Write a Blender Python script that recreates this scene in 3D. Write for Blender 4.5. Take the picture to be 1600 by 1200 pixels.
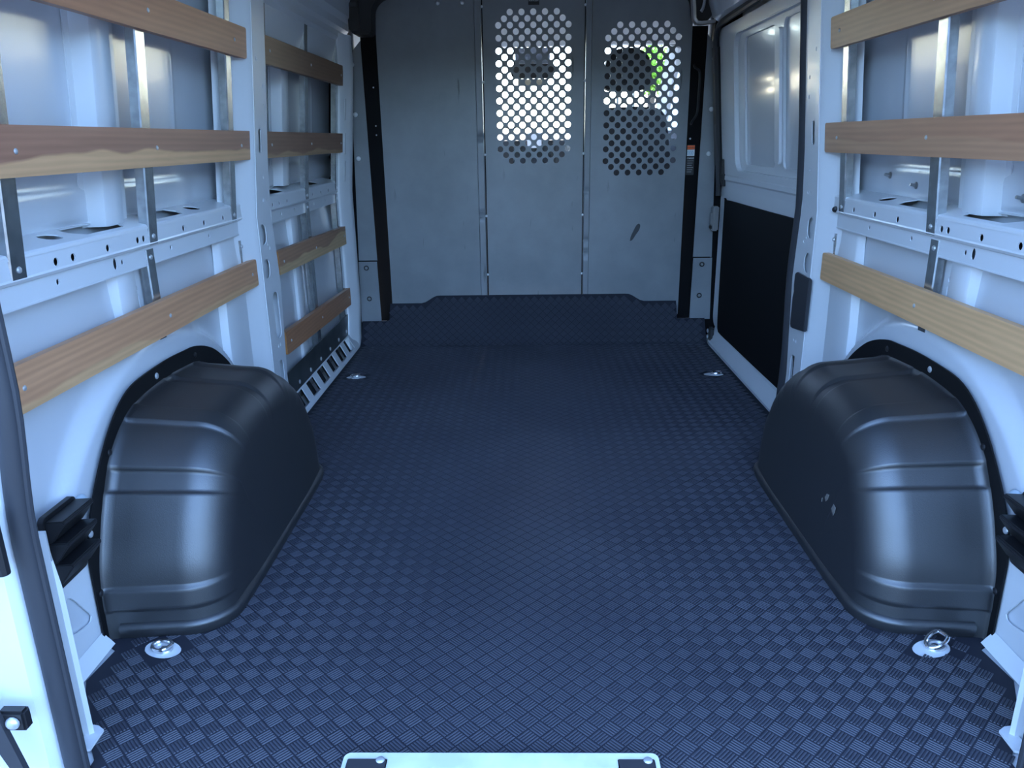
import bpy, bmesh, math, random
from math import sin, cos, pi, radians as R, sqrt
from mathutils import Vector, Matrix
from mathutils.geometry import delaunay_2d_cdt
random.seed(7)
for o in list(bpy.data.objects): bpy.data.objects.remove(o)
sc = bpy.context.scene; C = sc.collection

# ------------------------------------------------------------ camera, sky, sun, exposure
CX, CH, FPX, YAW, PITCH, ROLL = -0.0279, 1.043, 1203.8, -0.0218, 0.3083, -0.0147
cam = bpy.data.objects.new('camera', bpy.data.cameras.new('camera')); C.objects.link(cam)
_f = Vector((sin(YAW)*cos(PITCH), cos(YAW)*cos(PITCH), -sin(PITCH)))
_r = Vector((cos(YAW), -sin(YAW), 0)); _u = _r.cross(_f)
_r2 = _r*cos(ROLL)+_u*sin(ROLL); _u2 = -_r*sin(ROLL)+_u*cos(ROLL)
cam.matrix_world = Matrix((( _r2.x,_u2.x,-_f.x,CX),(_r2.y,_u2.y,-_f.y,0),(_r2.z,_u2.z,-_f.z,CH),(0,0,0,1)))
cam.data.sensor_fit = 'HORIZONTAL'; cam.data.sensor_width = 36; cam.data.lens = FPX/1600*36
cam.data.clip_start = .05; cam.data.clip_end = 2000
sc.camera = cam
w = bpy.data.worlds.new('sky'); sc.world = w; w.use_nodes = True
nt = w.node_tree; bg = nt.nodes['Background']
sky = nt.nodes.new('ShaderNodeTexSky'); sky.sky_type = 'NISHITA'; sky.sun_disc = False
sky.sun_elevation = R(42); sky.sun_rotation = R(2); sky.air_density = 1.0; sky.dust_density = .6; sky.ozone_density = 1.6
tint = nt.nodes.new('ShaderNodeMix'); tint.data_type = 'RGBA'; tint.blend_type = 'MULTIPLY'; tint.inputs[0].default_value = 1; tint.inputs[7].default_value = (.83, .94, 1.07, 1)   # cool white balance
nt.links.new(sky.outputs[0], tint.inputs[6]); nt.links.new(tint.outputs[2], bg.inputs[0]); bg.inputs[1].default_value = .2
sl = bpy.data.lights.new('sun', 'SUN'); sl.energy = 2.5; sl.angle = R(.6); sl.color = (1, .93, .82)
sun = bpy.data.objects.new('sun', sl); C.objects.link(sun)
_d = Vector((sin(R(2))*cos(R(42)), cos(R(2))*cos(R(42)), sin(R(42))))   # towards the sun: ahead of the van
sun.rotation_euler = _d.to_track_quat('Z', 'Y').to_euler(); sun.location = (2, 12, 10)
sc.view_settings.view_transform = 'Standard'; sc.view_settings.look = 'None'
sc.view_settings.gamma = 1; sc.view_settings.use_curve_mapping = False
sc.view_settings.exposure = 3.62

# ------------------------------------------------------------ materials
def mat(name, col, rough=.5, metal=0., coat=0., bump=None, var=None, spec=.5, emit=None):
    """bump=(scale,strength,dist)  var=(scale, other colour, sharpness)"""
    m = bpy.data.materials.new(name); m.use_nodes = True
    n = m.node_tree.nodes; L = m.node_tree.links; b = n['Principled BSDF']
    b.inputs['Base Color'].default_value = (*col, 1); b.inputs['Roughness'].default_value = rough
    b.inputs['Metallic'].default_value = metal; b.inputs['Coat Weight'].default_value = coat
    b.inputs['Coat Roughness'].default_value = .08; b.inputs['Specular IOR Level'].default_value = spec
    tc = n.new('ShaderNodeTexCoord')
    if var:
        t = n.new('ShaderNodeTexNoise'); t.inputs['Scale'].default_value = var[0]; t.inputs['Detail'].default_value = 5
        r = n.new('ShaderNodeValToRGB'); r.color_ramp.elements[0].position = .5-var[2]; r.color_ramp.elements[1].position = .5+var[2]
        r.color_ramp.elements[0].color = (*col, 1); r.color_ramp.elements[1].color = (*var[1], 1)
        L.new(tc.outputs['Object'], t.inputs['Vector']); L.new(t.outputs[0], r.inputs[0]); L.new(r.outputs[0], b.inputs['Base Color'])
    if bump:
        t = n.new('ShaderNodeTexNoise'); t.inputs['Scale'].default_value = bump[0]; t.inputs['Detail'].default_value = 3
        u = n.new('ShaderNodeBump'); u.inputs['Strength'].default_value = bump[1]; u.inputs['Distance'].default_value = bump[2]
        L.new(tc.outputs['Object'], t.inputs['Vector']); L.new(t.outputs[0], u.inputs['Height']); L.new(u.outputs[0], b.inputs['Normal'])
    return m
M = {}
M['white'] = mat('white_body_paint', (.74, .76, .78), .34, coat=.2, bump=(3, .05, .01))
M['skin'] = mat('white_panel_paint', (.66, .685, .72), .24, coat=.3, bump=(2.2, .12, .02))
M['mat'] = mat('ribbed_floor_mat', (.021, .023, .032), .6, var=(1.7, (.031, .033, .044), .22), spec=.1)
M['rib'] = mat('ribbed_mat_tread', (.040, .043, .058), .38, spec=.4, var=(2.2, (.058, .062, .080), .22))
M['cover'] = mat('black_textured_plastic', (.006, .0065, .008), .50, bump=(420, .25, .0012), var=(6, (.008, .0085, .010), .2), spec=1.)
M['cover'].node_tree.nodes['Principled BSDF'].inputs['IOR'].default_value = 1.66
M['flange'] = mat('black_plastic_flange', (.004, .004, .005), .6, spec=.3)
M['galv'] = mat('galvanised_steel', (.46, .48, .48), .24, metal=.9, var=(38, (.62, .64, .64), .14), bump=(60, .08, .002))
M['zinc'] = mat('zinc_bolt', (.66, .67, .68), .35, metal=.6)
M['whitebolt'] = mat('pale_zinc_bolt_head', (.82, .84, .85), .4)
M['chrome'] = mat('bright_steel_ring', (.80, .80, .82), .16, metal=1.)
M['black'] = mat('black_trim_plastic', (.012, .012, .014), .45)
M['dark'] = mat('matt_black_board', (.004, .004, .005), .8, bump=(140, .3, .001), spec=.2)
M['rubber'] = mat('rubber_seal', (.035, .036, .042), .5)
M['cavity_shade'] = mat('painted_cavity_shade', (.012, .013, .015), .8)  # near-black backing that paints shade behind openings
M['ceil'] = mat('bare_roof_paint', (.22, .225, .235), .5)
M['greymetal'] = mat('grey_metal', (.30, .30, .30), .35, metal=.6)
M['cloth'] = mat('charcoal_seat_cloth', (.014, .014, .017), .85, bump=(260, .4, .002))
M['headliner'] = mat('light_grey_headliner', (.66, .67, .68), .9)
M['dash'] = mat('dark_grey_dashboard', (.045, .046, .05), .6, bump=(200, .3, .001))
M['asphalt'] = mat('asphalt', (.05, .05, .052), .9, var=(3, (.065, .065, .066), .25), bump=(80, .4, .01))
M['leaf'] = mat('bright_green_leaf', (.20, .42, .03), .5, var=(5, (.36, .55, .04), .2))
M['bark'] = mat('bark', (.09, .06, .04), .9, bump=(30, .6, .02))
M['orange'] = mat('orange_print', (.80, .13, .02), .5)
M['paperwhite'] = mat('white_print', (.75, .77, .78), .5)
M['paperblue'] = mat('pale_blue_print', (.30, .48, .62), .5)
M['paper'] = mat('white_paper', (.75, .70, .70), .7)
M['beige'] = mat('beige_plastic', (.45, .38, .28), .6)
def partition_mat():
    m = mat('grey_powder_coat', (.06, .064, .068), .40, bump=(300, .12, .0008), spec=.6)
    n = m.node_tree.nodes; L = m.node_tree.links; b = n['Principled BSDF']; tc = n.new('ShaderNodeTexCoord')
    a = n.new('ShaderNodeTexNoise'); a.inputs['Scale'].default_value = 2.6; a.inputs['Detail'].default_value = 6; a.inputs['Roughness'].default_value = .6
    mp = n.new('ShaderNodeMapping'); mp.inputs['Scale'].default_value = (9, 9, 1.6); mp.inputs['Rotation'].default_value = (0, R(35), 0)
    s = n.new('ShaderNodeTexNoise'); s.inputs['Scale'].default_value = 3; s.inputs['Detail'].default_value = 9
    r1 = n.new('ShaderNodeValToRGB'); r1.color_ramp.elements[0].color = (.20, .212, .225, 1); r1.color_ramp.elements[1].color = (.27, .285, .298, 1)
    r1.color_ramp.elements[0].position = .35; r1.color_ramp.elements[1].position = .65
    r2 = n.new('ShaderNodeValToRGB'); r2.color_ramp.elements[0].position = .26; r2.color_ramp.elements[1].position = .33
    mx = n.new('ShaderNodeMix'); mx.data_type = 'RGBA'
    L.new(tc.outputs['Object'], a.inputs[0]); L.new(tc.outputs['Object'], mp.inputs[0]); L.new(mp.outputs[0], s.inputs[0])
    L.new(a.outputs[0], r1.inputs[0]); L.new(s.outputs[0], r2.inputs[0])
    L.new(r2.outputs[0], mx.inputs[0]); mx.inputs[6].default_value = (.11, .116, .123, 1); L.new(r1.outputs[0], mx.inputs[7])
    L.new(mx.outputs[2], b.inputs['Base Color'])
    rr = n.new('ShaderNodeMapRange'); rr.inputs[3].default_value = .30; rr.inputs[4].default_value = .44
    L.new(a.outputs[0], rr.inputs[0]); L.new(rr.outputs[0], b.inputs['Roughness'])
    return m
M['grey'] = partition_mat()
def wood(name, heart, sap, edge, wav=.02, seed=0., red=0.):
    """grain along local y; sapwood below the wavy line z=edge"""
    m = bpy.data.materials.new(name); m.use_nodes = True
    n = m.node_tree.nodes; L = m.node_tree.links; b = n['Principled BSDF']; b.inputs['Roughness'].default_value = .46
    tc = n.new('ShaderNodeTexCoord'); mp = n.new('ShaderNodeMapping'); mp.inputs['Scale'].default_value = (14, 1.1, 14); mp.inputs['Location'].default_value = (seed, seed*2, seed*3)
    L.new(tc.outputs['Object'], mp.inputs[0])
    g = n.new('ShaderNodeTexNoise'); g.inputs['Scale'].default_value = 2.2; g.inputs['Detail'].default_value = 6; g.inputs['Distortion'].default_value = 1.4; L.new(mp.outputs[0], g.inputs[0])
    wv = n.new('ShaderNodeTexWave'); wv.wave_type = 'BANDS'; wv.bands_direction = 'Z'; wv.inputs['Scale'].default_value = 1.5; wv.inputs['Distortion'].default_value = 5; wv.inputs['Detail'].default_value = 3; wv.inputs['Detail Scale'].default_value = .7
    L.new(mp.outputs[0], wv.inputs[0])
    sp = n.new('ShaderNodeSeparateXYZ'); L.new(tc.outputs['Object'], sp.inputs[0])
    ml = n.new('ShaderNodeMapping'); ml.inputs['Scale'].default_value = (0, 2.6, 0); ml.inputs['Location'].default_value = (seed*5, seed, 0); L.new(tc.outputs['Object'], ml.inputs[0])
    ln = n.new('ShaderNodeTexNoise'); ln.inputs['Scale'].default_value = 1.; ln.inputs['Detail'].default_value = 2; L.new(ml.outputs[0], ln.inputs[0])
    mr = n.new('ShaderNodeMapRange'); mr.inputs[1].default_value = .3; mr.inputs[2].default_value = .7; mr.inputs[3].default_value = edge-wav; mr.inputs[4].default_value = edge+wav; L.new(ln.outputs[0], mr.inputs[0])
    su = n.new('ShaderNodeMath'); su.operation = 'SUBTRACT'; L.new(sp.outputs[2], su.inputs[0]); L.new(mr.outputs[0], su.inputs[1])
    ss = n.new('ShaderNodeMapRange'); ss.inputs[1].default_value = -.003; ss.inputs[2].default_value = .003; L.new(su.outputs[0], ss.inputs[0])
    mx = n.new('ShaderNodeMix'); mx.data_type = 'RGBA'; mx.inputs[6].default_value = (*sap, 1); mx.inputs[7].default_value = (*heart, 1); L.new(ss.outputs[0], mx.inputs[0])
    cr = n.new('ShaderNodeValToRGB'); cr.color_ramp.elements[0].color = (.97, .95, .93, 1); cr.color_ramp.elements[1].color = (1.20, 1.20, 1.19, 1)
    cr.color_ramp.elements[0].position = .3; cr.color_ramp.elements[1].position = .7
    ad = n.new('ShaderNodeMix'); ad.data_type = 'FLOAT'; ad.inputs[0].default_value = .22; L.new(g.outputs[0], ad.inputs[2]); L.new(wv.outputs[1], ad.inputs[3])
    L.new(ad.outputs[0], cr.inputs[0])
    mu = n.new('ShaderNodeMix'); mu.data_type = 'RGBA'; mu.blend_type = 'MULTIPLY'; mu.inputs[0].default_value = 1; L.new(mx.outputs[2], mu.inputs[6]); L.new(cr.outputs[0], mu.inputs[7])
    L.new(mu.outputs[2], b.inputs['Base Color'])
    bp = n.new('ShaderNodeBump'); bp.inputs['Strength'].default_value = .15; bp.inputs['Distance'].default_value = .002; L.new(g.outputs[0], bp.inputs['Height']); L.new(bp.outputs[0], b.inputs['Normal'])
    return m
M['endgrain'] = mat('orange_end_grain', (.55, .24, .075), .7, bump=(90, .4, .002), var=(30, (.42, .18, .06), .2))
glass = bpy.data.materials.new('clear_glass'); glass.use_nodes = True
_n = glass.node_tree.nodes; _b = _n['Principled BSDF']; _tr = _n.new('ShaderNodeBsdfTransparent'); _mx = _n.new('ShaderNodeMixShader'); _mx.inputs[0].default_value = .05
_b.inputs['Roughness'].default_value = .02; _b.inputs['Base Color'].default_value = (.02, .02, .02, 1)
glass.node_tree.links.new(_tr.outputs[0], _mx.inputs[1]); glass.node_tree.links.new(_b.outputs[0], _mx.inputs[2])
glass.node_tree.links.new(_mx.outputs[0], _n['Material Output'].inputs[0]); M['glass'] = glass

# ------------------------------------------------------------ mesh helpers
def inpoly(x, y, P):
    c = False
    for i in range(len(P)):
        (x0, y0), (x1, y1) = P[i-1], P[i]
        if (y0 > y) != (y1 > y) and x < (x1-x0)*(y-y0)/(y1-y0)+x0: c = not c
    return c
WL = {}                                             # world location of every object built
def lean(z): return .085*max(0., z-.8)              # the body sides lean in above the waist
class MB:
    def __init__(s): s.v = []; s.f = []
    def add(s, v, f):
        o = len(s.v); s.v += [tuple(p) for p in v]; s.f += [tuple(i+o for i in q) for q in f]; return s
    def box(s, a, b):
        (x0,y0,z0),(x1,y1,z1) = a, b
        v = [(x,y,z) for z in (z0,z1) for y in (y0,y1) for x in (x0,x1)]
        return s.add(v, [(0,2,3,1),(4,5,7,6),(0,1,5,4),(2,6,7,3),(0,4,6,2),(1,3,7,5)])
    def sweep(s, sections, closed=True, caps=True):
        n = len(sections[0]); v = [p for q in sections for p in q]; f = []
        for i in range(len(sections)-1):
            for j in range(n if closed else n-1):
                k = (j+1) % n; f.append((i*n+j, i*n+k, (i+1)*n+k, (i+1)*n+j))
        if caps and closed: f += [tuple(range(n))[::-1], tuple((len(sections)-1)*n+j for j in range(n))]
        return s.add(v, f)
    def tube(s, path, r, n=10, closed=False, flat=1.):
        P = [Vector(p) for p in path]; S = []; up = None
        for i, p in enumerate(P):
            if closed: t = P[(i+1) % len(P)]-P[i-1]
            else: t = P[min(i+1, len(P)-1)]-P[max(i-1, 0)]
            t.normalize()
            if up is None: up = t.orthogonal().normalized()
            up = (up-t*up.dot(t)).normalized(); q = t.cross(up)
            S.append([p+up*(r*cos(2*pi*k/n))+q*(r*flat*sin(2*pi*k/n)) for k in range(n)])
        if closed: S.append(S[0])
        return s.sweep(S, True, not closed)
    def dome(s, c, nrm, r, h, n=12):
        nrm = Vector(nrm).normalized(); u = nrm.orthogonal().normalized(); q = nrm.cross(u); c = Vector(c); S = []
        for rr, hh in ((1, 0), (1, .35), (.8, .75), (.45, 1)): S.append([c+u*(r*rr*cos(2*pi*k/n))+q*(r*rr*sin(2*pi*k/n))+nrm*(h*hh) for k in range(n)])
        return s.sweep(S)
    def plate(s, outer, holes, mp, th):
        pts = [Vector(p) for p in outer]; fc = [list(range(len(outer)))]; ed = [(i, (i+1) % len(outer)) for i in range(len(outer))]
        for h in holes:
            o = len(pts); pts += [Vector(p) for p in h]; ed += [(o+i, o+(i+1) % len(h)) for i in range(len(h))]
        vs, _, fs, *_ = delaunay_2d_cdt(pts, ed, [], 1, 1e-6)
        hb = [(min(a for a, _ in h), max(a for a, _ in h), min(b for _, b in h), max(b for _, b in h), h) for h in holes]; keep = []
        for t in fs:
            cx = sum(vs[i].x for i in t)/len(t); cy = sum(vs[i].y for i in t)/len(t)
            if not any(a0 < cx < a1 and b0 < cy < b1 and inpoly(cx, cy, h) for a0, a1, b0, b1, h in hb): keep.append(t)
        fs = keep
        if getattr(mp, 'kink', False):
            b = bmesh.new(); bv = [b.verts.new((p.x, p.y, 0)) for p in vs]
            for t in fs: b.faces.new([bv[i] for i in t])
            bmesh.ops.bisect_plane(b, geom=b.verts[:]+b.edges[:]+b.faces[:], plane_co=(0, .8, 0), plane_no=(0, 1, 0), dist=1e-6)
            b.verts.index_update(); vs = [p.co.to_2d() for p in b.verts]; fs = [tuple(p.index for p in q.verts) for q in b.faces]; b.free()
        n = len(vs); v = [mp(p.x, p.y, 0) for p in vs]+[mp(p.x, p.y, th) for p in vs]
        f = [tuple(t) for t in fs]+[tuple(i+n for i in t[::-1]) for t in fs]; cnt = {}
        for t in fs:
            for i in range(len(t)):
                a, b = t[i], t[(i+1) % len(t)]; cnt.setdefault((min(a,b), max(a,b)), []).append((a, b))
        for k, e in cnt.items():
            if len(e) == 1: a, b = e[0]; f.append((b, a, a+n, b+n))
        return s.add(v, f)
    def build(s, name, m, parent=None, smooth=False, bevel=0, kind=None, recalc=True, origin=None, angle=35):
        c = Vector(origin) if origin else sum((Vector(p) for p in s.v), Vector())/len(s.v)
        me = bpy.data.meshes.new(name); me.from_pydata([Vector(p)-c for p in s.v], [], s.f)
        if recalc or bevel:
            b = bmesh.new(); b.from_mesh(me); bmesh.ops.remove_doubles(b, verts=b.verts, dist=1e-6)
            if recalc: bmesh.ops.recalc_face_normals(b, faces=b.faces)
            if bevel:
                es = [e for e in b.edges if len(e.link_faces) == 2 and e.calc_face_angle(0) > R(30)]
                bmesh.ops.bevel(b, geom=es, offset=bevel, segments=2, affect='EDGES', clamp_overlap=True)
            b.to_mesh(me); b.free()
        if smooth:
            me.polygons.foreach_set('use_smooth', [True]*len(me.polygons))
            if angle < 179: me.set_sharp_from_angle(angle=R(angle))
        me.materials.append(m if not isinstance(m, str) else M[m])
        o = bpy.data.objects.new(name, me); C.objects.link(o)
        return put(o, c, parent, kind)
def put(o, c, parent=None, kind=None):
    WL[o.name] = Vector(c)
    if parent: o.parent = parent; o.location = Vector(c)-WL[parent.name]
    else: o.location = c
    if kind: o['kind'] = kind
    return o
def thing(name, loc, label, cat, group=None):
    o = bpy.data.objects.new(name, None); o.empty_display_size = .05; C.objects.link(o); put(o, loc); return tag(o, label, cat, group)
def tag(o, label, cat, group=None):
    o['label'] = label; o['category'] = cat
    if group: o['group'] = group
    return o
def struct(o, label=None):
    o['kind'] = 'structure'
    if label: o['label'] = label
    return o
def rrect(a0, b0, a1, b1, r, n=5):
    out = []
    for (ca, cb, t0) in ((a1-r, b0+r, -pi/2), (a1-r, b1-r, 0), (a0+r, b1-r, pi/2), (a0+r, b0+r, pi)):
        out += [(ca+r*cos(t0+pi/2*k/n), cb+r*sin(t0+pi/2*k/n)) for k in range(n+1)]
    return out
def circ(a, b, r, n=16, ry=None): return [(a+r*cos(2*pi*k/n), b+(ry or r)*sin(2*pi*k/n)) for k in range(n)]
def crom(P, m):
    """Catmull-Rom resample to m points, even in arc length"""
    Q = []
    for i in range(len(P)-1):
        p0, p1, p2, p3 = P[max(i-1,0)], P[i], P[i+1], P[min(i+2,len(P)-1)]
        for k in range(20):
            t = k/20; Q.append(tuple(.5*((2*b)+(c-a)*t+(2*a-5*b+4*c-d)*t*t+(-a+3*b-3*c+d)*t**3) for a,b,c,d in zip(p0,p1,p2,p3)))
    Q.append(tuple(P[-1])); L = [0]
    for a, b in zip(Q, Q[1:]): L.append(L[-1]+(Vector(b)-Vector(a)).length)
    out = []; j = 0
    for i in range(m):
        d = L[-1]*i/(m-1)
        while j < len(L)-2 and L[j+1] < d: j += 1
        t = 0 if L[j+1] == L[j] else (d-L[j])/(L[j+1]-L[j]); out.append(tuple(x+(y-x)*t for x, y in zip(Q[j], Q[j+1])))
    return out
def side(s, X):                                      # map (y, z, depth outwards) onto the leaning side at lateral distance X
    f = lambda y, z, d: (s*(X-lean(z)+d), y, z)
    f.kink = True; return f
def sstep(a, b, x):
    t = min(1, max(0, (x-a)/(b-a))); return t*t*(3-2*t)
def screw(c, nrm, r, parent, m='zinc', name='screw', h=None): return MB().dome(c, nrm, r, h or r*.5, 10).build(name, m, parent, True)

BY = 4.15                                            # plane of the partition panels
# ------------------------------------------------------------ floor: ribbed mat running up the step in front of the partition
arc = crom([(3.90, 0), (3.95, .004), (3.985, .03), (4.02, .075), (4.06, .13), (4.10, .195), (4.128, .25), (4.14, .30)], 40)
AL = [0]
for a, b in zip(arc, arc[1:]): AL.append(AL[-1]+(Vector(b)-Vector(a)).length)
def climb(v):
    """distance along the mat -> (y, z, normal y, normal z)"""
    if v <= 3.90: return v, 0., 0., 1.
    d = v-3.90
    for i in range(len(AL)-1):
        if AL[i+1] >= d or i == len(AL)-2:
            t = (d-AL[i])/(AL[i+1]-AL[i]); a, b = arc[i], arc[i+1]; dy, dz = b[0]-a[0], b[1]-a[1]; l = sqrt(dy*dy+dz*dz)
            return a[0]+dy*t, a[1]+dz*t, -dz/l, dy/l
def vz(z):                                           # distance along the mat at which it has climbed to z
    for i in range(len(arc)-1):
        if arc[i+1][1] >= z: return 3.90+AL[i]+(z-arc[i][1])/(arc[i+1][1]-arc[i][1])*(AL[i+1]-AL[i])
half = [(.80, .97), (.805, 1.09), (.835, 1.13), (.885, 1.20), (.935, 1.30), (.925, 1.40), (.955, 1.42), (.955, 2.42), (.925, 2.60), (.918, 3.90)]
outline = [(x, y) for x, y in half]+[(-x, y) for x, y in half[::-1]]
ties = [(-.824, 1.404, -25, 'rear'), (.824, 1.404, 25, 'rear'), (-.824, 3.40, 0, 'front'), (.824, 3.40, 0, 'front')]
def oval(x, y, a, rx=.046, ry=.029): return [(x+rx*cos(t)*cos(R(a))-ry*sin(t)*sin(R(a)), y+rx*cos(t)*sin(R(a))+ry*sin(t)*cos(R(a))) for t in (2*pi*k/28 for k in range(28))]
fm = MB().plate(outline, [oval(x, y, a) for x, y, a, _ in ties], lambda a, b, d: (a, b, -d), .005)
floor = struct(fm.build('floor', 'mat', kind='structure', origin=(0, 2.4, 0)), 'dark blue-black ribbed rubber mat covering the van floor')
# the climbing end of the mat, with its raised middle tab
def vtop(x):
    x = abs(x); t = .20+(.237-.20)*(1-sstep(.51, .60, x))
    return vz(t if x < .772 else .115)
xs = sorted(set([-.918, .918, -.7721, .7721, -.7719, .7719]+[i*.02-.9 for i in range(91)])); S = []
for x in xs:
    vt = vtop(x); S.append([])
    for k in range(19):
        y, z, ny, nz = climb(3.895+(vt-3.895)*k/18); S[-1].append((x, y, z))
    for k in range(18, -1, -1):
        y, z, ny, nz = climb(3.895+(vt-3.895)*k/18); S[-1].append((x, y-ny*.006, z-nz*.006))
MB().sweep(S).build('mat_upstand', 'mat', floor, True)
# tread: a checker of square tiles turned 45 degrees, five ribs each, alternate tiles crosswise
TS = .031
def rib_tile(mb, f, alt):
    """f maps local (a,b,h) to space"""
    for k in range(5):
        q = (k-2)*.0059; e, wd, ht = .0141, .0022, .0014
        P = [(-e, q-wd, 0), (e, q-wd, 0), (e, q+wd, 0), (-e, q+wd, 0), (-e+.0012, q-.0007, ht), (e-.0012, q-.0007, ht), (e-.0012, q+.0007, ht), (-e+.0012, q+.0007, ht)]
        if alt: P = [(-b, a, h) for a, b, h in P]
        mb.add([f(*p) for p in P], [(0,1,5,4), (1,2,6,5), (2,3,7,6), (3,0,4,7), (4,5,6,7)])
r2 = sqrt(.5); tiles = []
for i in range(-40, 160):
    for j in range(-160, 40):
        u = (i+j)*TS*r2+.011; v = .97+(i-j)*TS*r2
        if v < .98 or abs(u) > .905 or v > 4.25: continue
        e = .013
        if v < 3.9:
            if not all(inpoly(u+a, v+b, outline) for a, b in ((e,0),(-e,0),(0,e),(0,-e))): continue
            if abs(u) > .715 and 1.46 < v < 2.33: continue
            if any(((u-x)/.058)**2+((v-y)/.042)**2 < 1 for x, y, a, _ in ties): continue
        elif v+e > min(vtop(u), vtop(u+e), vtop(u-e)): continue
        tiles.append((u, v, 0, i, j))
vis = sorted([t for t in tiles if t[1] > 1.085 and abs(t[0]) < .80], key=lambda t: t[1])[:300]
visset = set((t[3], t[4]) for t in vis); rest = MB()
tm = MB(); rib_tile(tm, lambda a, b, h: (a, b, h), 0)
proto = None
for u, v, _, i, j in tiles:
    alt = i % 2 ^ j % 2
    if (i, j) in visset:
        if proto is None:
            proto = tm.build('tread_tile', 'rib', floor, recalc=False, origin=(0, 0, 0)); o = proto
        else: o = proto.copy(); C.objects.link(o); o.parent = floor
        o.location = Vector((u, v, 0))-WL['floor']; o.rotation_euler = (0, 0, R(45)+(pi/2 if alt else 0)); continue
    def f(a, b, h, u=u, v=v):
        a, b = (a-b)*r2, (a+b)*r2; y, z, ny, nz = climb(v+b); return (u+a, y+ny*h, z+nz*h)
    rib_tile(rest, f, alt)
rest.build('tread_ribs', 'rib', floor, recalc=False)['kind'] = 'stuff'
sub = MB().plate([(1.04, .93), (1.04, 4.2), (-1.04, 4.2), (-1.04, .93)], [], lambda a, b, d: (a, b, -.0055-d), .03)
struct(sub.build('floor_pan', 'white', kind='structure'), 'white painted steel floor pan under the ribbed mat')
# ------------------------------------------------------------ body sides
def skin_x(y, z, rear=True):
    x = 1.062-lean(z)
    if z < .80: x = 1.0+.012*sstep(.5, .8, z)
    if z > .86:
        x -= .010*(1-sstep(.945, .957, z))+.006*(sstep(.975, .981, z)-sstep(.993, 1.0, z))
        for yc in ((1.30, 1.79, 2.31) if rear else (2.98, 3.30, 3.80)): x -= .004*math.exp(-((y-yc)/.010)**2)*sstep(1.0, 1.06, z)*(1-sstep(1.26, 1.32, z))
    elif rear:
        d = sqrt(((y-1.90)/1.05)**2+(z/1.0)**2); x -= .030*(1-sstep(.565, .60, d))
        x -= .02*sstep(2.40, 2.44, y)*(1-sstep(.6, .75, z))
    return x
def grid(s, y0, y1, z0, z1, ny, nz, fx, th=.004):
    mb = MB(); ys = [y0+(y1-y0)*i/ny for i in range(ny+1)]; zs = [z0+(z1-z0)*i/nz for i in range(nz+1)]
    v = [(s*fx(y, z), y, z) for z in zs for y in ys]; f = [(k*(ny+1)+i, k*(ny+1)+i+1, (k+1)*(ny+1)+i+1, (k+1)*(ny+1)+i) for k in range(nz) for i in range(ny)]
    return mb.add(v, f)
FACE = [1.52, 1.581, 1.72, 1.86, 1.89, 2.12, 2.262, 2.41]; SKIRT = [1.529, 1.79, 2.049, 2.308]
def waist_rail(s, y0, y1, par, shelf, face, skirt, big=()):
    mb = MB()
    sz = lambda y, x, d: (s*x, y, .854+(x-.966)*.20-d)
    mb.plate([(y0, .968), (y1, .968), (y1, 1.062), (y0, 1.062)], shelf, sz, .003)
    mb.sweep([[(s*.972, y, .8550), (s*.967, y, .8540), (s*.9645, y, .850), (s*.964, y, .844), (s*.967, y, .844), (s*.972, y, .851)] for y in (y0, y1)])
    mb.plate([(y0, .808), (y1, .808), (y1, .846), (y0, .846)], [circ(y, .822, .0085, 12, .0085) for y in face], lambda y, z, d: (s*(.9655+d), y, z), .003)
    mb.sweep([[(s*.9655, y, .810), (s*.964, y, .806), (s*.968, y, .800), (s*.976, y, .797), (s*.976, y, .802), (s*.969, y, .808)] for y in (y0, y1)])
    mb.plate([(y0, .757), (y1, .757), (y1, .800), (y0, .800)], [circ(y, .780, .006, 10, .007) for y in skirt]+[circ(y, .781, .009, 12, .014) for y in big], lambda y, z, d: (s*(.975+d), y, z), .003)
    mb.sweep([[(s*.974, y, .757), (s*.974, y, .753), (s*1.05, y, .753), (s*1.05, y, .757)] for y in (y0, y1)])
    o = mb.build('waist_rail', 'white', par, recalc=True)
    MB().box((s*.981, y0+.005, .760), (s*.984, y1-.005, .842)).build('rail_shade_backing', 'cavity_shade', o)  # dark sheets put the shade behind the rail holes into colour
    MB().box((s*.984, y0+.005, .825), (s*1.058, y1-.005, .828)).build('rail_shade_backing', 'cavity_shade', o)
    return o
def hat(s, y, z0, z1, par, slots, dep=0.):
    """pressed vertical stiffener: flange, raised face, slotted channel on its forward side"""
    mb = MB(); X0, X1, X2 = (1.060, 1.012, 1.034) if z1 > 1 else (1.060+dep, .986, 1.004)
    pts = [(y-.030, X0-.004), (y-.012, X0-.006), (y-.002, X1+.003), (y+.004, X1), (y+.076, X1), (y+.083, X1+.004), (y+.088, X2)]
    zs = [z0+(z1-z0)*i/12 for i in range(13)]
    mb.sweep([[(s*(x-lean(z)), yy, z) for yy, x in pts]+[(s*(x+.003-lean(z)), yy, z) for yy, x in pts[::-1]] for z in zs])
    mb.plate([(y+.088, z0), (y+.135, z0), (y+.135, z1), (y+.088, z1)], slots, side(s, X2), .003)
    o = mb.build('upright_stiffener', 'white', par, True, angle=30)
    MB().plate([(y+.092, z0+.01), (y+.131, z0+.01), (y+.131, z1-.01), (y+.092, z1-.01)], [], side(s, X2+.006), .002).build('slot_shade_backing', 'cavity_shade', o)  # dark sheet painting the shade seen through the slots
    return o
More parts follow.
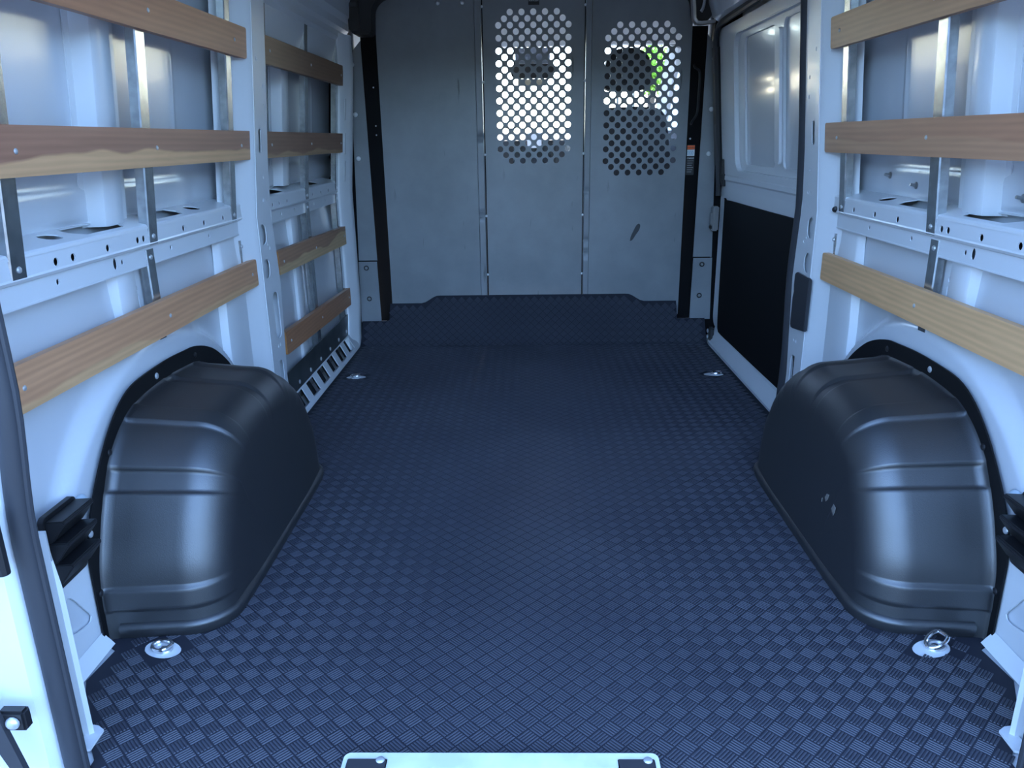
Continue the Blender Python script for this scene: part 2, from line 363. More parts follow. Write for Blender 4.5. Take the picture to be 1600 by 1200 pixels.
def bays(s):
    nm = 'wall_left' if s < 0 else 'wall_right'
    wl = struct(grid(s, 1.02, 4.14 if s < 0 else 2.80, 0, 1.96, 440 if s < 0 else 260, 130, lambda y, z: skin_x(y, z, y < 2.66)).build(nm, 'skin', smooth=True, kind='structure', recalc=False, angle=180),
                'white painted inner side of the van on the %s' % ('left, with two bays of timber slats' if s < 0 else 'right, behind the sliding door'))
    # rear bay
    q = lambda y0, y1: [(y0+.010, .984), (y1-.02, .984), (y1, 1.012), (y1-.012, 1.042), (y0-.006, 1.042), (y0-.014, 1.012)]
    waist_rail(s, 1.12, 2.62, wl, [q(1.67, 1.86), q(2.01, 2.19), circ(1.590, 1.012, .030, 14, .022), circ(2.29, 1.010, .030, 14, .022)], FACE, SKIRT, (1.757,))
    slot = lambda y, z, h: rrect(y-.007, z-h/2, y+.007, z+h/2, .0068)
    hat(s, 1.812, .860, 1.90, wl, [slot(1.922, 1.19, .10), slot(1.922, 1.085, .03), slot(1.922, .95, .08), slot(1.922, 1.45, .1)])
    hat(s, 1.780, .40, .756, wl, [slot(1.889, .66, .05), slot(1.889, .56, .04), slot(1.889, .70, .014)], -.04)
    # closing strip beside the pillar: a shallow pressed bow below the rail
    S = []
    for z in [.753*i/16 for i in range(17)]:
        y = 2.37+.03*sstep(.45, .75, z); q = .012*(1-sstep(.55, .753, z))
        S.append([(s*1.004, y-.012, z), (s*(.990-q), y, z), (s*(.986-q), y+.012, z), (s*(.986-q), y+.10, z), (s*(.984-q), 2.56, z), (s*1.01, 2.56, z), (s*1.012, y, z)])
    MB().sweep(S).build('lower_pillar_fairing', 'white', wl, True, angle=40)
    # pillar between the bays, pockets and holes pressed into its inner face
    P = MB(); f = side(s, .935)
    zs = [i*.10 for i in range(20)]
    P.sweep([[(s*(1.02-lean(z)), 2.50, z), (s*(.992-lean(z)), 2.52-.04*(1-sstep(.4, .9, z)), z), (s*(.948-lean(z)), 2.606, z), (s*(.940-lean(z)), 2.615, z), (s*(.9365-lean(z)), 2.628, z), (s*(.942-lean(z)), 2.63, z), (s*(1.02-lean(z)), 2.60, z)] for z in zs])
    yr = lambda z: 2.775+.0*z
    outer = [(2.626, 0), (2.80, 0), (2.775, .1), (2.765, .2), (2.785, .4), (2.80, .55), (2.79, .66), (2.78, .75), (2.765, .85), (2.752, 1.0), (2.752, 1.3), (2.745, 1.6), (2.74, 1.9), (2.626, 1.9)]
    pock = [rrect(2.640, .705, 2.700, .775, .026), rrect(2.640, .588, 2.700, .655, .026), rrect(2.68, .105, 2.735, .28, .022), rrect(2.662, 1.01, 2.688, 1.085, .009)]
    if s < 0: pock.append(rrect(2.695, .36, 2.755, .53, .025))
    small = [circ(yy, zz, .006, 8, .007) for yy, zz in ((2.69, .855), (2.715, .855), (2.70, .705), (2.72, .688), (2.72, 1.16), (2.70, .93), (2.715, 1.22), (2.66, 1.30), (2.70, .335), (2.722, .335), (2.745, .09))]
    P.plate(outer, pock+small, f, .003)
    P.sweep([[(s*(.936-lean(z)), yy, z), (s*(.94-lean(z)), yy+.006, z), (s*(1.02-lean(z)), yy+.006, z), (s*(1.02-lean(z)), yy-.02, z), (s*(.99-lean(z)), yy-.003, z)] for yy, z in outer[1:-1]])
    pl = P.build('bay_pillar', 'white', wl, True, angle=28)
    MB().plate(rrect(2.64, .02, 2.745, 1.85, .01), [], side(s, .952), .002).build('pocket_backing', 'white', pl)
    # rear corner pillar with the door opening's pinch flange
    D = MB(); zz = [-.12+2.05*i/24 for i in range(25)]
    edge = lambda z: .833-.02*sstep(.45, .72, z)-.05*sstep(.9, 1.9, z)
    D.sweep([[(s*edge(z), 1.062, z), (s*(edge(z)+.012), 1.035, z), (s*(edge(z)+.06), 1.03, z), (s*(edge(z)+.075), 1.018, z), (s*(edge(z)+.125), 1.012, z), (s*(edge(z)+.14), .995, z), (s*1.045, .985, z), (s*1.045, 1.09, z), (s*(edge(z)+.06), 1.06, z)] for z in zz])
    D.build('rear_corner_pillar', 'white', wl, True, angle=30)
    G = MB(); tri = crom([(1.335, .085), (1.385, .075), (1.40, .085), (1.385, .11), (1.345, .165), (1.325, .16), (1.325, .10), (1.335, .085)], 24)[:-1]
    G.plate([(1.13, 0), (1.42, 0), (1.425, .23), (1.30, .23), (1.22, .40), (1.13, .42)], [tri], lambda y, z, d: (s*(.962+d), y, z), .003)
    G.sweep([[(s*(.836+.012*sstep(.3, .43, z)), 1.150, z), (s*.842, 1.144, z), (s*.965, 1.144, z), (s*.965, 1.150, z), (s*.848, 1.156, z)] for z in [.42*i/8 for i in range(9)]])
    G.sweep([[(s*.960, y, .03), (s*.944, y, .012), (s*.936, y, .0015), (s*.965, y, .0005)] for y in (1.18, 1.42)])
    G.plate([(.822, 1.110), (.850, 1.10), (.850, 1.17), (.838, 1.168), (.823, 1.158)], [], lambda x, y, d: (s*x, y, .006-d), .005)
    G.build('floor_corner_gusset', 'white', wl, True, angle=30)
    return wl
wl = bays(-1); wr = bays(1)
# left forward bay: rail, stiffener, sill with square pockets, front frame, header
waist_rail(-1, 2.775, 3.965, wl, [[(2.95, .984), (3.10, .984), (3.12, 1.012), (3.10, 1.042), (2.95, 1.042), (2.93, 1.012)], [(3.52, .990), (3.66, .990), (3.68, 1.012), (3.66, 1.034), (3.52, 1.034), (3.50, 1.012)]],
           [2.90, 2.98, 3.08, 3.46, 3.60, 3.74], [2.88, 3.02, 3.2, 3.5, 3.7])
hat(-1, 3.19, .874, 1.46, wl, [rrect(3.293, 1.15, 3.307, 1.25, .0068), rrect(3.293, .93, 3.307, 1.0, .0068)])
hat(-1, 3.18, .10, .756, wl, [rrect(3.283, .6, 3.297, .66, .0068), rrect(3.283, .3, 3.297, .4, .0068)], -.02)
sf = lambda y, q, d: (-(.917+.042*q)-d*.88, y, .003+.080*q-d*.45)
pk = [rrect(2.885+i*.172, .22, 2.995+i*.172, .97, .022) for i in range(6)]
pk = [[(y, .22+.72*(b-.22)/.75) for y, b in p] for p in pk]
sill = MB().plate([(2.80, 0), (3.93, 0), (3.965, .25), (3.965, 1), (2.80, 1)], pk, sf, .004)
so = sill.build('pocketed_sill', 'white', wl)
for i in range(6): MB().plate(rrect(2.875+i*.172, .15, 3.005+i*.172, .98, .02), [], lambda y, q, d: sf(y, q, .03+d), .002).build('pocket_shade_backing', 'cavity_shade', so)  # near-black sheets paint the shade inside the sill pockets
MB().sweep([[(-.919, y, -.004), (-.917, y, .004), (-.925, y, .006), (-.93, y, -.004)] for y in (2.8, 3.94)]).build('sill_lip', 'white', so)
F = MB(); zs = [i*.08 for i in range(20)]
fy = lambda z: 3.985-.05*(1-sstep(0, .25, z))-.06*sstep(1.36, 1.55, z)
F.sweep([[(-(.985-lean(z)), fy(z)-.065, z), (-(.957-lean(z)), fy(z)-.06, z), (-(.944-lean(z)), fy(z)-.045, z), (-(.935-lean(z)), fy(z)-.005, z), (-(.925-lean(z)), fy(z)+.01, z), (-(.918-lean(z)), fy(z)+.055, z), (-(.93-lean(z)), fy(z)+.09, z), (-(1.02-lean(z)), fy(z)+.1, z)] for z in zs])
ff = F.build('forward_frame_post', 'white', wl, True, angle=30)
for z0 in (1.19, 1.03, .90):
    MB().plate(rrect(3.945, z0-.05, 3.975, z0+.05, .013), [], side(-1, .937), .004).build('frame_pocket', 'white', ff)
H = MB(); yy0, yy1 = 2.77, 4.05
prof = [(.985, 1.40), (.978, 1.42), (.968, 1.455), (.966, 1.49), (.955, 1.505), (.955, 1.53), (.945, 1.545), (.945, 1.575), (.93, 1.60), (.93, 1.66), (.90, 1.72), (.82, 1.92)]
H.sweep([[(-(x-lean(z) if z < 1.7 else x-.07), y, z) for x, z in prof]+[(-(x-lean(z)+.01 if z < 1.7 else x-.06), y, z) for x, z in prof[::-1]] for y in (yy0, yy1)])
H.build('roof_side_header', 'white', wl, True, angle=25)
# ------------------------------------------------------------ roof
RZ = 1.93
ce = MB(); xs = [-1.0+.05*i for i in range(41)]; ys = [1.0+.04*i for i in range(85)]
rz = lambda x, y: RZ+.03-.22*max(0, abs(x)-.72)**1.3/.3-.012*(1 if (y*4) % 1 < .25 else 0)
ce.add([(x*.985, y, rz(x, y)) for y in ys for x in xs], [(k*41+i, k*41+i+1, (k+1)*41+i+1, (k+1)*41+i) for k in range(84) for i in range(40)])
struct(ce.build('ceiling', 'ceil', kind='structure', smooth=True, recalc=False), 'bare painted steel roof over the load space')
MB().box((-1.06, .98, 1.965), (1.06, 4.9, 1.985)).build('roof_skin', 'white', bpy.data.objects['ceiling'])
MB().box((-.95, 1.0, 1.80), (.95, 1.06, 1.97)).build('rear_roof_header', 'white', bpy.data.objects['ceiling'], bevel=.01)
def outer_skin(s):
    return MB().plate([(.98, -.12), (4.3, -.12), (4.3, 1.96), (.98, 1.96)], [], lambda y, z, d: (s*(1.095-lean(z)*.8+d), y, z), .004).build('outer_body_panel', 'white', wl if s < 0 else wr)
outer_skin(-1); outer_skin(1)
for s in (-1, 1): MB().box((s*.90, 4.135, -.1), (s*1.10, 4.25, 1.96)).build('pillar_leak_block', 'dark', wl if s < 0 else wr)  # added boxes that stop sun leaking past the partition edges
for y in (1.9, 2.95):
    MB().sweep([[(x, y-.03, z), (x, y-.02, z-.025), (x, y+.02, z-.025), (x, y+.03, z)] for x, z in [(x*.1, rz(x*.1, 0)-.005) for x in range(-8, 9)]]).build('roof_bow', 'white', bpy.data.objects['ceiling'])
# ------------------------------------------------------------ wheel arch covers
PB = [(1.440,0),(1.442,.08),(1.450,.16),(1.475,.23),(1.503,.29),(1.545,.36),(1.60,.41),(1.655,.44),(1.72,.457),(1.85,.466),(1.96,.462),(2.04,.455),(2.10,.437),(2.18,.395),(2.26,.32),(2.32,.22),(2.355,.12),(2.37,0)]
PF = [(1.415,0),(1.415,.12),(1.421,.23),(1.46,.31),(1.523,.39),(1.58,.445),(1.64,.485),(1.70,.506),(1.78,.513),(1.90,.515),(2.0,.510),(2.06,.505),(2.13,.487),(2.2,.455),(2.29,.387),(2.345,.31),(2.40,.18),(2.42,0)]
def wheel_cover(s, label):
    t = thing('wheel_arch_cover', (s*.83, 1.9, 0), label, 'wheel cover', 'moulded wheel arch covers')
    NT = 320; P = crom(PB, NT)
    N = []
    for i in range(NT):
        a, b = P[max(i-1, 0)], P[min(i+1, NT-1)]; dy, dz = b[0]-a[0], b[1]-a[1]; l = sqrt(dy*dy+dz*dz); N.append((dz/l, -dy/l))
    N[0] = (1, 0); N[-1] = (-1, 0)
    def band(q, a, b, e=.003): return sstep(a-e, a+e, q)-sstep(b-e, b+e, q)
    def relief(p):
        y, z = p; r = 0
        if y < 1.60: r = .009*band(z, .07, .12)-.009*band(z, .318, .362)
        if 1.56 < y and z > .35:
            r = .007*band(y, 1.645, 1.70)-.008*band(y, 1.86, 1.90)+.007*band(y, 2.03, 2.08)-.006*band(y, 2.16, 2.2)
        if y > 2.2: r = .005*band(z, .19, .24)
        return r
    path = [(.9555, -.013, 0), (.952, -.006, .4), (.947, -.002, 1), (.93, .002, 1), (.90, .004, 1), (.87, .007, 1), (.84, .010, 1), (.80, .013, 1)]
    Rf = .10
    for k in range(1, 13):
        a = pi/2*k/12; path.append((.80-Rf*sin(a), .013+Rf-Rf*cos(a), 1-.35*k/12))
    path_n = len(path); S = []
    for x, d, amp in path:
        S.append([(s*x, p[0]+n[0]*(d-relief(p)*amp), max(0, p[1]+n[1]*(d-relief(p)*amp))) for p, n in zip(P, N)])
    Q = [(p[0]+n[0]*(.113-relief(p)*.65), max(0, p[1]+n[1]*(.113-relief(p)*.65))) for p, n in zip(P, N)]
    for k in range(1, 9):
        w_ = k/8; S.append([(s*(.70-.006*sin(w_*pi/2)), q[0]+((1.92+(q[0]-1.92)*.55)-q[0])*w_, q[1]*(1-w_)) for q in Q])
    mb = MB(); mb.sweep(S, closed=False)
    mb.build('cover_shell', 'cover', t, True, recalc=False, angle=180)
    if s > 0:
        bpy.data.objects[t.children[0].name].data.flip_normals()
    F1 = crom(PF, 80); B1 = crom(PB, 80); B1 = [(y+(.004 if y < 1.9 else -.004)*0, z) for y, z in B1]
    fl = MB(); fl.sweep([[(s*.9535, a[0], a[1]), (s*.9575, a[0], a[1]), (s*.9575, b[0], b[1]), (s*.9535, b[0], b[1])] for a, b in zip(F1, B1)])
    fo = fl.build('wall_flange', 'flange', t)
    plan = [(x, PB[0][0]+d) for x, d, _ in path[3:]]+[(.698, 1.553+(2.257-1.553)*k/10) for k in range(1, 10)]+[(x, PB[-1][0]-d) for x, d, _ in path[:2:-1]]
    L = []
    for i, (x, y) in enumerate(plan):
        a, b = plan[max(i-1, 0)], plan[min(i+1, len(plan)-1)]; dx, dy = b[0]-a[0], b[1]-a[1]; l = sqrt(dx*dx+dy*dy); nx, ny = dy/l, -dx/l
        if i == 0: nx, ny = 0, -1
        if nx*(x-.85)+ny*(y-1.9) < 0: nx, ny = -nx, -ny
        L.append([(s*(x+nx*o), y+ny*o, z) for o, z in ((.003, .001), (.011, .024), (.010, .030), (.001, .037), (-.01, .037), (-.01, .001))])
    MB().sweep(L).build('base_lip', 'cover', t, True, angle=50)
    for yv, zv in ((1.432, .12), (1.437, .26), (1.56, .395), (1.82, .492), (2.05, .482)):
        p = MB().dome((s*.9535, yv, zv), (-s, 0, 0), .008, .004).build('rivet', 'zinc' if yv in (1.437, 1.82) else 'black', t, True)
    return t
wheel_cover(-1, 'black moulded wheel arch cover on the left, below the two-tone slats')
wc = wheel_cover(1, 'black moulded wheel arch cover on the right, with scuffs on its inner face')
ab = mat('pale_abrasion', (.16, .15, .14), .8)
for pts in ([(1.70, .215), (1.712, .212), (1.722, .198), (1.715, .190), (1.705, .200)], [(1.655, .203), (1.668, .206), (1.678, .19), (1.664, .178), (1.658, .188)], [(1.735, .19), (1.742, .186), (1.738, .178)]):
    MB().plate(pts, [], lambda y, z, d: (.6955-d, y, z), .0012).build('scuff_mark', ab, wc)
# ------------------------------------------------------------ galvanised mounting channels
def channel(s, y, z0, z1, label, wd=.048, dep=.024, X=.9655, bolts=None, grp='galvanised channels carrying the slats'):
    t = thing('mounting_channel', (s*X, y, z0), label, 'metal channel', grp)
    zs = sorted(set([z0, z1]+[q for q in (.8, 1.0, 1.2, 1.4) if z0 < q < z1]))
    h = wd/2
    prof = [(-h, dep), (-h, .003), (-h+.003, 0), (h-.003, 0), (h, .003), (h, dep), (h-.002, dep), (h-.002, .004), (-h+.002, .004), (-h+.002, dep)]
    mb = MB().sweep([[(s*(X-lean(z)+d), y+a, z) for a, d in prof] for z in zs])
    mb.build('channel', 'galv', t)
    for zb in (bolts if bolts is not None else [z0+.02]): screw((s*(X-lean(zb)), y, zb), (-s, 0, 0), .0065, t, name='bolt')
    return t
LR = {-1: 'left', 1: 'right'}
for s in (-1, 1):
    sd = LR[s]
    channel(s, 1.40, .805, 1.62, 'galvanised channel on the %s wall, nearest the rear doors' % sd)
    channel(s, 1.938, .803, 1.62, 'galvanised channel on the %s wall beside the slotted white upright' % sd)
    channel(s, 2.50, .803, 1.62, 'galvanised channel on the %s wall next to the bay pillar' % sd, wd=.044)
    channel(s, 1.925, .44, .792, 'short galvanised strip under the %s waist rail, dropping behind the wheel arch cover' % sd, X=.9725, wd=.042, dep=.02, bolts=[.772])
    channel(s, 2.555, .44, .735, 'narrow white-grey strip behind the end of the %s lowest slat, by the pillar' % sd, X=.972, wd=.03, dep=.012, bolts=[.715, .525])
for y, a, nm in ((2.835, .043, 'beside the bay pillar'), (3.365, .048, 'in the middle'), (3.90, .045, 'closest to the partition')):
    channel(-1, y, .805, 1.62 if y < 3.8 else 1.50, 'upper galvanised channel in the left forward bay, '+nm, wd=a)
    channel(-1, y, .10, .795, 'lower galvanised channel in the left forward bay, '+nm, wd=a, X=.9665, dep=.03, bolts=[.775, .125])
kp = thing('kick_plate', (-.96, 3.37, .07), 'dark galvanised kick plate along the foot of the left forward bay', 'metal plate')
MB().plate([(2.80, .075), (3.93, .075), (3.945, .10), (3.945, .185), (2.80, .185)], [], lambda y, z, d: (-(.9615+d), y, z), .003).build('plate', mat('dull_dark_zinc', (.20, .22, .22), .38, metal=.85, var=(7, (.13, .145, .145), .15)), kp)
for i in range(6): screw((-.9615, 2.99+i*.172, .108), (1, 0, 0), .009, kp, name='bolt')
# ------------------------------------------------------------ timber slats
def slat(s, y0, y1, z, label, wd, X=.9455, screws=(), rear_end=False, tilt=0., grp='timber slats on the van sides', front_round=True):
    t = thing('timber_slat', (s*(X-lean(z)), (y0+y1)/2, z-.0445), label, 'wooden slat', grp)
    h = .0445; L = (y1-y0)/2; c = Vector((s*(X+.0095-lean(z)), (y0+y1)/2, z))
    mb = MB().plate(rrect(-L, -h, L, h, .008, 4), [], lambda a, b, d: (c.x+s*(d-.0095-.085*b*(1 if z > .8 else 0)), c.y+a, c.z+b+tilt*a), .019)
    o = mb.build('board', wd, t, bevel=.0015, origin=c)
    if rear_end:
        MB().box((c.x-.009, y0-.0006, z-h+.003+tilt*(-L)), (c.x+.009, y0+.003, z+h-.003+tilt*(-L))).build('end_grain', 'endgrain', t)
    for y in screws: screw((s*(X-lean(z)), y, z+tilt*(y-c.y)), (-s, 0, 0), .0055, t, h=.0025)
    return t
W = dict(
 a=wood('dark_poplar', (0.407, 0.180, 0.098), (0.407, 0.180, 0.098), -.2, seed=1.3),
 b=wood('two_tone_poplar', (0.356, 0.166, 0.102), (0.653, 0.368, 0.187), -.012, .014, seed=4.1),
 c=wood('tan_poplar', (0.589, 0.302, 0.158), (0.647, 0.378, 0.191), -.03, .02, seed=2.2),
 d=wood('grey_brown_poplar', (0.243, 0.131, 0.070), (0.243, 0.131, 0.070), -.2, seed=6.7),
 e=wood('grey_brown_poplar_pale_edge', (0.263, 0.132, 0.076), (0.407, 0.249, 0.131), -.03, .012, seed=8.2),
 f=wood('half_pale_poplar', (0.407, 0.212, 0.115), (0.602, 0.394, 0.203), .0, .02, seed=3.4),
 g=wood('brown_poplar_pale_top', (0.446, 0.212, 0.108), (0.446, 0.212, 0.108), -.2, seed=5.5),
 h=wood('dull_brown_poplar', (0.397, 0.207, 0.110), (0.397, 0.207, 0.110), -.2, seed=9.1),
 i=wood('veined_brown_poplar', (0.417, 0.196, 0.108), (0.465, 0.238, 0.131), -.005, .012, seed=7.7),
 j=wood('honey_poplar', (0.727, 0.414, 0.200), (0.727, 0.414, 0.200), -.2, seed=10.3))
slat(-1, 1.12, 2.605, 1.338, 'dark brown slat, topmost of the three on the left rear wall', W['a'], screws=(1.40, 1.945, 2.50))
slat(-1, 1.12, 2.63, 1.034, 'two-tone slat, dark above and pale below, on the left rear wall', W['b'], screws=(1.40, 1.945, 2.53))
slat(-1, 1.12, 2.60, .622, 'tan slat low on the left rear wall, just above the wheel arch cover', W['c'], screws=(1.32, 1.925, 2.55))
slat(-1, 2.74, 4.03, 1.340, 'grey-brown slat, highest of the four beside the partition', W['d'], screws=(2.835, 3.365, 3.90), rear_end=True)
slat(-1, 2.76, 4.06, 1.034, 'grey-brown slat with orange end grain, second from top beside the partition', W['e'], screws=(2.835, 3.365, 3.90), rear_end=True)
slat(-1, 2.84, 4.07, .600, 'half-pale knotted slat, third from top in the left forward bay', W['f'], screws=(2.90, 3.365, 3.90), rear_end=True, tilt=-.024)
slat(-1, 2.83, 4.08, .290, 'brown slat just above the kick plate in the left forward bay', W['g'], screws=(2.89, 3.365, 3.90), rear_end=True, tilt=-.032)
slat(1, 1.12, 2.57, 1.334, 'plain dull brown slat, topmost of the three on the right wall', W['h'], screws=(1.40, 1.945, 2.50))
slat(1, 1.12, 2.60, 1.032, 'brown slat with a fine pale vein, middle one on the right wall', W['i'], screws=(1.40, 1.945, 2.50))
slat(1, 1.12, 2.565, .628, 'honey-coloured slat above the right wheel arch cover', W['j'], screws=(1.40, 1.925))
# ------------------------------------------------------------ partition
pt = thing('cargo_partition', (0, BY, .1), 'dark grey steel partition with two perforated panels behind the load space', 'partition')
def perf(cx, ztop, pitch=.0577, dz=.02921):
    H = []
    for r in range(25):
        n = 5 if r in (0, 24) else (7 if r % 2 == 0 else 6)
        H += [circ(cx+(k-(n-1)/2)*pitch, ztop-r*dz, .0152, 14) for k in range(n)]
    return H
bk = lambda x, z, d: (x, BY+d, z)
MB().plate([(-.768, .115), (-.2775, .115), (-.2775, 1.93), (-.72, 1.93), (-.768, 1.86)], [], bk, .003).build('plain_panel', 'grey', pt)
MB().plate([(-.237, .20), (.265, .20), (.265, 1.93), (-.237, 1.93)], perf(.0125, 1.634), lambda x, z, d: (x, BY+.002+d, z), .003).build('perforated_door_panel', 'grey', pt)
MB().plate([(.300, .115), (.794, .115), (.794, 1.86), (.74, 1.93), (.300, 1.93)], perf(.555, 1.568), bk, .003).build('perforated_panel', 'grey', pt)
def post(x0, x1, dents):
    def bulge(z): return .012-.011*max(math.exp(-((z-c)/.018)**2) for c in dents)
    zs = sorted([.2, 1.93]+[c+.01*k for c in dents for k in range(-5, 6)])
    mb = MB().sweep([[(x0, BY-.001, z), (x0+.004, BY-.001-bulge(z), z), (x1-.004, BY-.001-bulge(z)*.8-.002, z), (x1, BY-.001, z), (x1, BY+.03, z), (x0, BY+.03, z)] for z in zs])
    return mb.build('upright_channel', 'grey', pt, True, angle=40)
post(-.280, -.243, (.658, 1.05)); post(.270, .303, (.772, .52, .45))
sm = MB().plate(crom([(.520, .515), (.533, .520), (.551, .548), (.567, .572), (.573, .597), (.563, .606), (.549, .592), (.537, .567), (.525, .54), (.520, .515)], 24)[:-1], [], lambda x, z, d: (x, BY-.0002-d, z), .0003).build('scuff_mark', mat('rubbed_black_smear', (.045, .048, .052), .6), pt)
sm['label'] = 'dark smear on the right panel'
MB().box((-.243, BY+.010, .2), (-.237, BY+.03, 1.93)).build('door_gap_seal', 'dark', pt)
MB().box((.265, BY+.010, .2), (.270, BY+.03, 1.93)).build('door_gap_seal', 'dark', pt)
for z in (1.66, 1.315, .965, .655, .345):
    screw((-.240, BY-.003, z), (0, -1, 0), .0065, pt, 'whitebolt'); screw((.2675, BY-.003, z), (0, -1, 0), .0065, pt, 'whitebolt')
for x in (-.455, -.335): screw((x, BY-.001, 1.68), (0, -1, 0), .011, pt)
for s, xa, xb in ((-1, .768, .836), (1, .794, .860)):
    MB().plate([(xa-.01, .09), (xb+.012, .09), (xb+.015, 1.56), (xa-.01, 1.56)], [], lambda x, z, d: (s*x, BY+.02+d, z), .006).build('filler_strip', 'dark', pt)
    top = [(xb-.004, .428), (.955 if s > 0 else .93, .428), (.94 if s > 0 else .915, .9), (.922 if s > 0 else .902, 1.40), (.90 if s > 0 else .885, 1.47), (xb+.006, 1.52)]
    if s < 0: top = [(xb-.004, .428), (.931, .428), (.917, .9), (.902, 1.40), (.885, 1.47), (xb+.008, 1.515)]
    MB().plate(top, [], lambda x, z, d: (s*x, BY-.02+d, z), .004).build('side_wing', 'grey', pt)
    lo = MB().plate([(xb-.006, .092), (.965 if s > 0 else .94, .092), (.957 if s > 0 else .933, .424), (xb-.002, .424)], [], lambda x, z, d: (s*x, BY-.022+d, z), .004).build('lower_wing', 'grey', pt)
    MB().box((s*(xb-.004), BY-.024, .424), (s*.945, BY-.018, .430)).build('wing_joint', 'dark', pt)
    for z, x in ((.39, .893), (.222, .888)):
        x += .012*(s > 0)
        MB().tube([(s*(x+.011*cos(a)), BY-.024, z+.011*sin(a)) for a in [2*pi*k/16 for k in range(16)]], .0028, 6, True).build('recessed_fastener', 'black', pt, True)
        screw((s*x, BY-.023, z), (0, -1, 0), .006, pt, 'greymetal')
    for z in (1.405, 1.17, .955):
        o = screw((s*(.893 if s < 0 else .905), BY-.021, z), (0, -1, 0), .012, pt, 'whitebolt', 'wing_bolt', .010)
for z in (1.30, 1.115, 1.07): screw((-.80-.0*z, BY+.019, z), (0, -1, 0), .004, pt, 'zinc')
screw((.815, BY+.019, 1.03), (0, -1, 0), .005, pt, 'zinc')
# grab handle and warning label on the right filler strip
MB().tube(crom([(.815, BY+.018, 1.38), (.815, BY-.015, 1.365), (.838, BY-.02, 1.34), (.838, BY-.02, 1.21), (.835, BY-.02, 1.15), (.815, BY-.015, 1.115), (.815, BY+.018, 1.10)], 24), .006, 8).build('grab_handle', 'black', pt, True)
def card(name, x0, x1, z0, z1, y, m, par): return MB().box((x0, y-.0008, z0), (x1, y, z1)).build(name, m, par)
wlb = card('warning_label', .802, .842, .85, 1.0, BY+.0195, 'black', pt); wlb['label'] = 'black warning label with orange and white blocks'
card('orange_band', .803, .841, .977, .997, BY+.0185, 'orange', wlb)
card('picture_block', .803, .841, .945, .976, BY+.0185, 'paperwhite', wlb)
def text(name, body, x, y, z, size, m, par, ry=0):
    cu = bpy.data.curves.new(name, 'FONT'); cu.body = body; cu.size = size; cu.align_x = 'CENTER'; cu.extrude = .0002
    ob = bpy.data.objects.new(name, cu); C.objects.link(ob); ob.rotation_euler = (pi/2, 0, 0)
    dg = bpy.context.evaluated_depsgraph_get(); me = bpy.data.meshes.new_from_object(ob.evaluated_get(dg)); me.name = name
    bpy.data.objects.remove(ob); me.transform(Matrix.Rotation(pi/2, 4, 'X')); me.materials.clear(); me.materials.append(M[m])
    o = bpy.data.objects.new(name, me); C.objects.link(o); return put(o, (x, y, z), par)
text('lettering', 'WARNING', .822, BY+.0174, .983, .0085, 'black', wlb)
for i in range(3): MB().tube([(.808+.011*i+.004*cos(a), BY+.0172, .960+.009*sin(a)) for a in [2*pi*k/12 for k in range(12)]], .0012, 5, True).build('pictogram', 'paperblue', wlb)
text('lettering', 'CARGO', .822, BY+.0184, .930, .010, 'paperwhite', wlb)
for i in range(6): card('print_line', .806, .838-.004*(i % 3), .919-.011*i, .9215-.011*i, BY+.0186, 'greymetal', wlb)
lb = card('maker_plate', -.012, .042, 1.664, 1.702, BY+.0015, 'black', pt); lb['label'] = 'small black name plate with white lettering'
text('lettering', 'RANGER', .015, BY+.0005, 1.680, .0125, 'paperwhite', lb)
# ------------------------------------------------------------ sliding door on the right
dx = lambda X: side(1, X)
d1 = MB().plate(rrect(2.72, .075, 4.075, 1.53, .06), [rrect(2.74, .885, 3.80, 1.475, .07)], dx(.968), .024).build('door_1', 'white', kind='structure', bevel=.003)
struct(d1, 'white inner face of the right sliding door with two blanked windows')
rc = MB().plate(rrect(2.70, .86, 3.83, 1.50, .05), [rrect(2.75, .915, 3.155, 1.455, .03), rrect(3.255, .915, 3.70, 1.45, .035)], dx(.990), .010).build('window_surround', 'white', d1, bevel=.002)
MB().plate(rrect(2.73, .895, 3.18, 1.48, .02), [], dx(1.0005), .003).build('window_blank', 'skin', d1)
MB().plate(rrect(3.235, .895, 3.72, 1.475, .02), [], dx(1.0005), .003).build('window_blank', 'skin', d1)
MB().plate(rrect(3.175, .93, 3.235, 1.43, .02), [], dx(.979), .011).build('window_bar', 'white', d1, bevel=.004)
MB().sweep([[(.966, y, .86), (.958, y, .852), (.958, y, .835), (.967, y, .825), (.972, y, .84)] for y in (2.74, 3.98)]).build('belt_pressing', 'white', d1, True)
lin = MB().plate(crom([(2.76, .09), (3.2, .082), (3.6, .077), (3.88, .075), (3.92, .10), (3.935, .3), (3.945, .72), (3.93, .738), (3.5, .742), (3.2, .744), (2.76, .748)], 90)+[(2.75, .748), (2.75, .09)], [], lambda y, z, d: (.9565+d, y, z), .010).build('lining_board', 'dark', d1)
lin['label'] = 'matt black board lining the lower half of the door'
MB().sweep([[(.932, y, .001), (.934, y, .012), (.962, y, .066), (.966, y, .082), (.985, y, .082), (.985, y, .001)] for y in (2.72, 4.0)]).build('door_sill', 'white', d1)
seal = []
for y, z in crom([(2.815, .02), (2.80, .2), (2.80, .3), (2.82, .55), (2.80, .75), (2.775, 1.0), (2.772, 1.2), (2.772, 1.5), (2.80, 1.56), (2.9, 1.565), (3.5, 1.555), (3.95, 1.545), (4.04, 1.52), (4.075, 1.45), (4.085, 1.2), (4.07, .9), (4.06, .75)], 70):
    seal.append(((.941 if y < 2.83 else .952)-lean(z), y, z))
MB().tube(seal, .014, 8, flat=1.6).build('door_seal', 'rubber', d1, True)
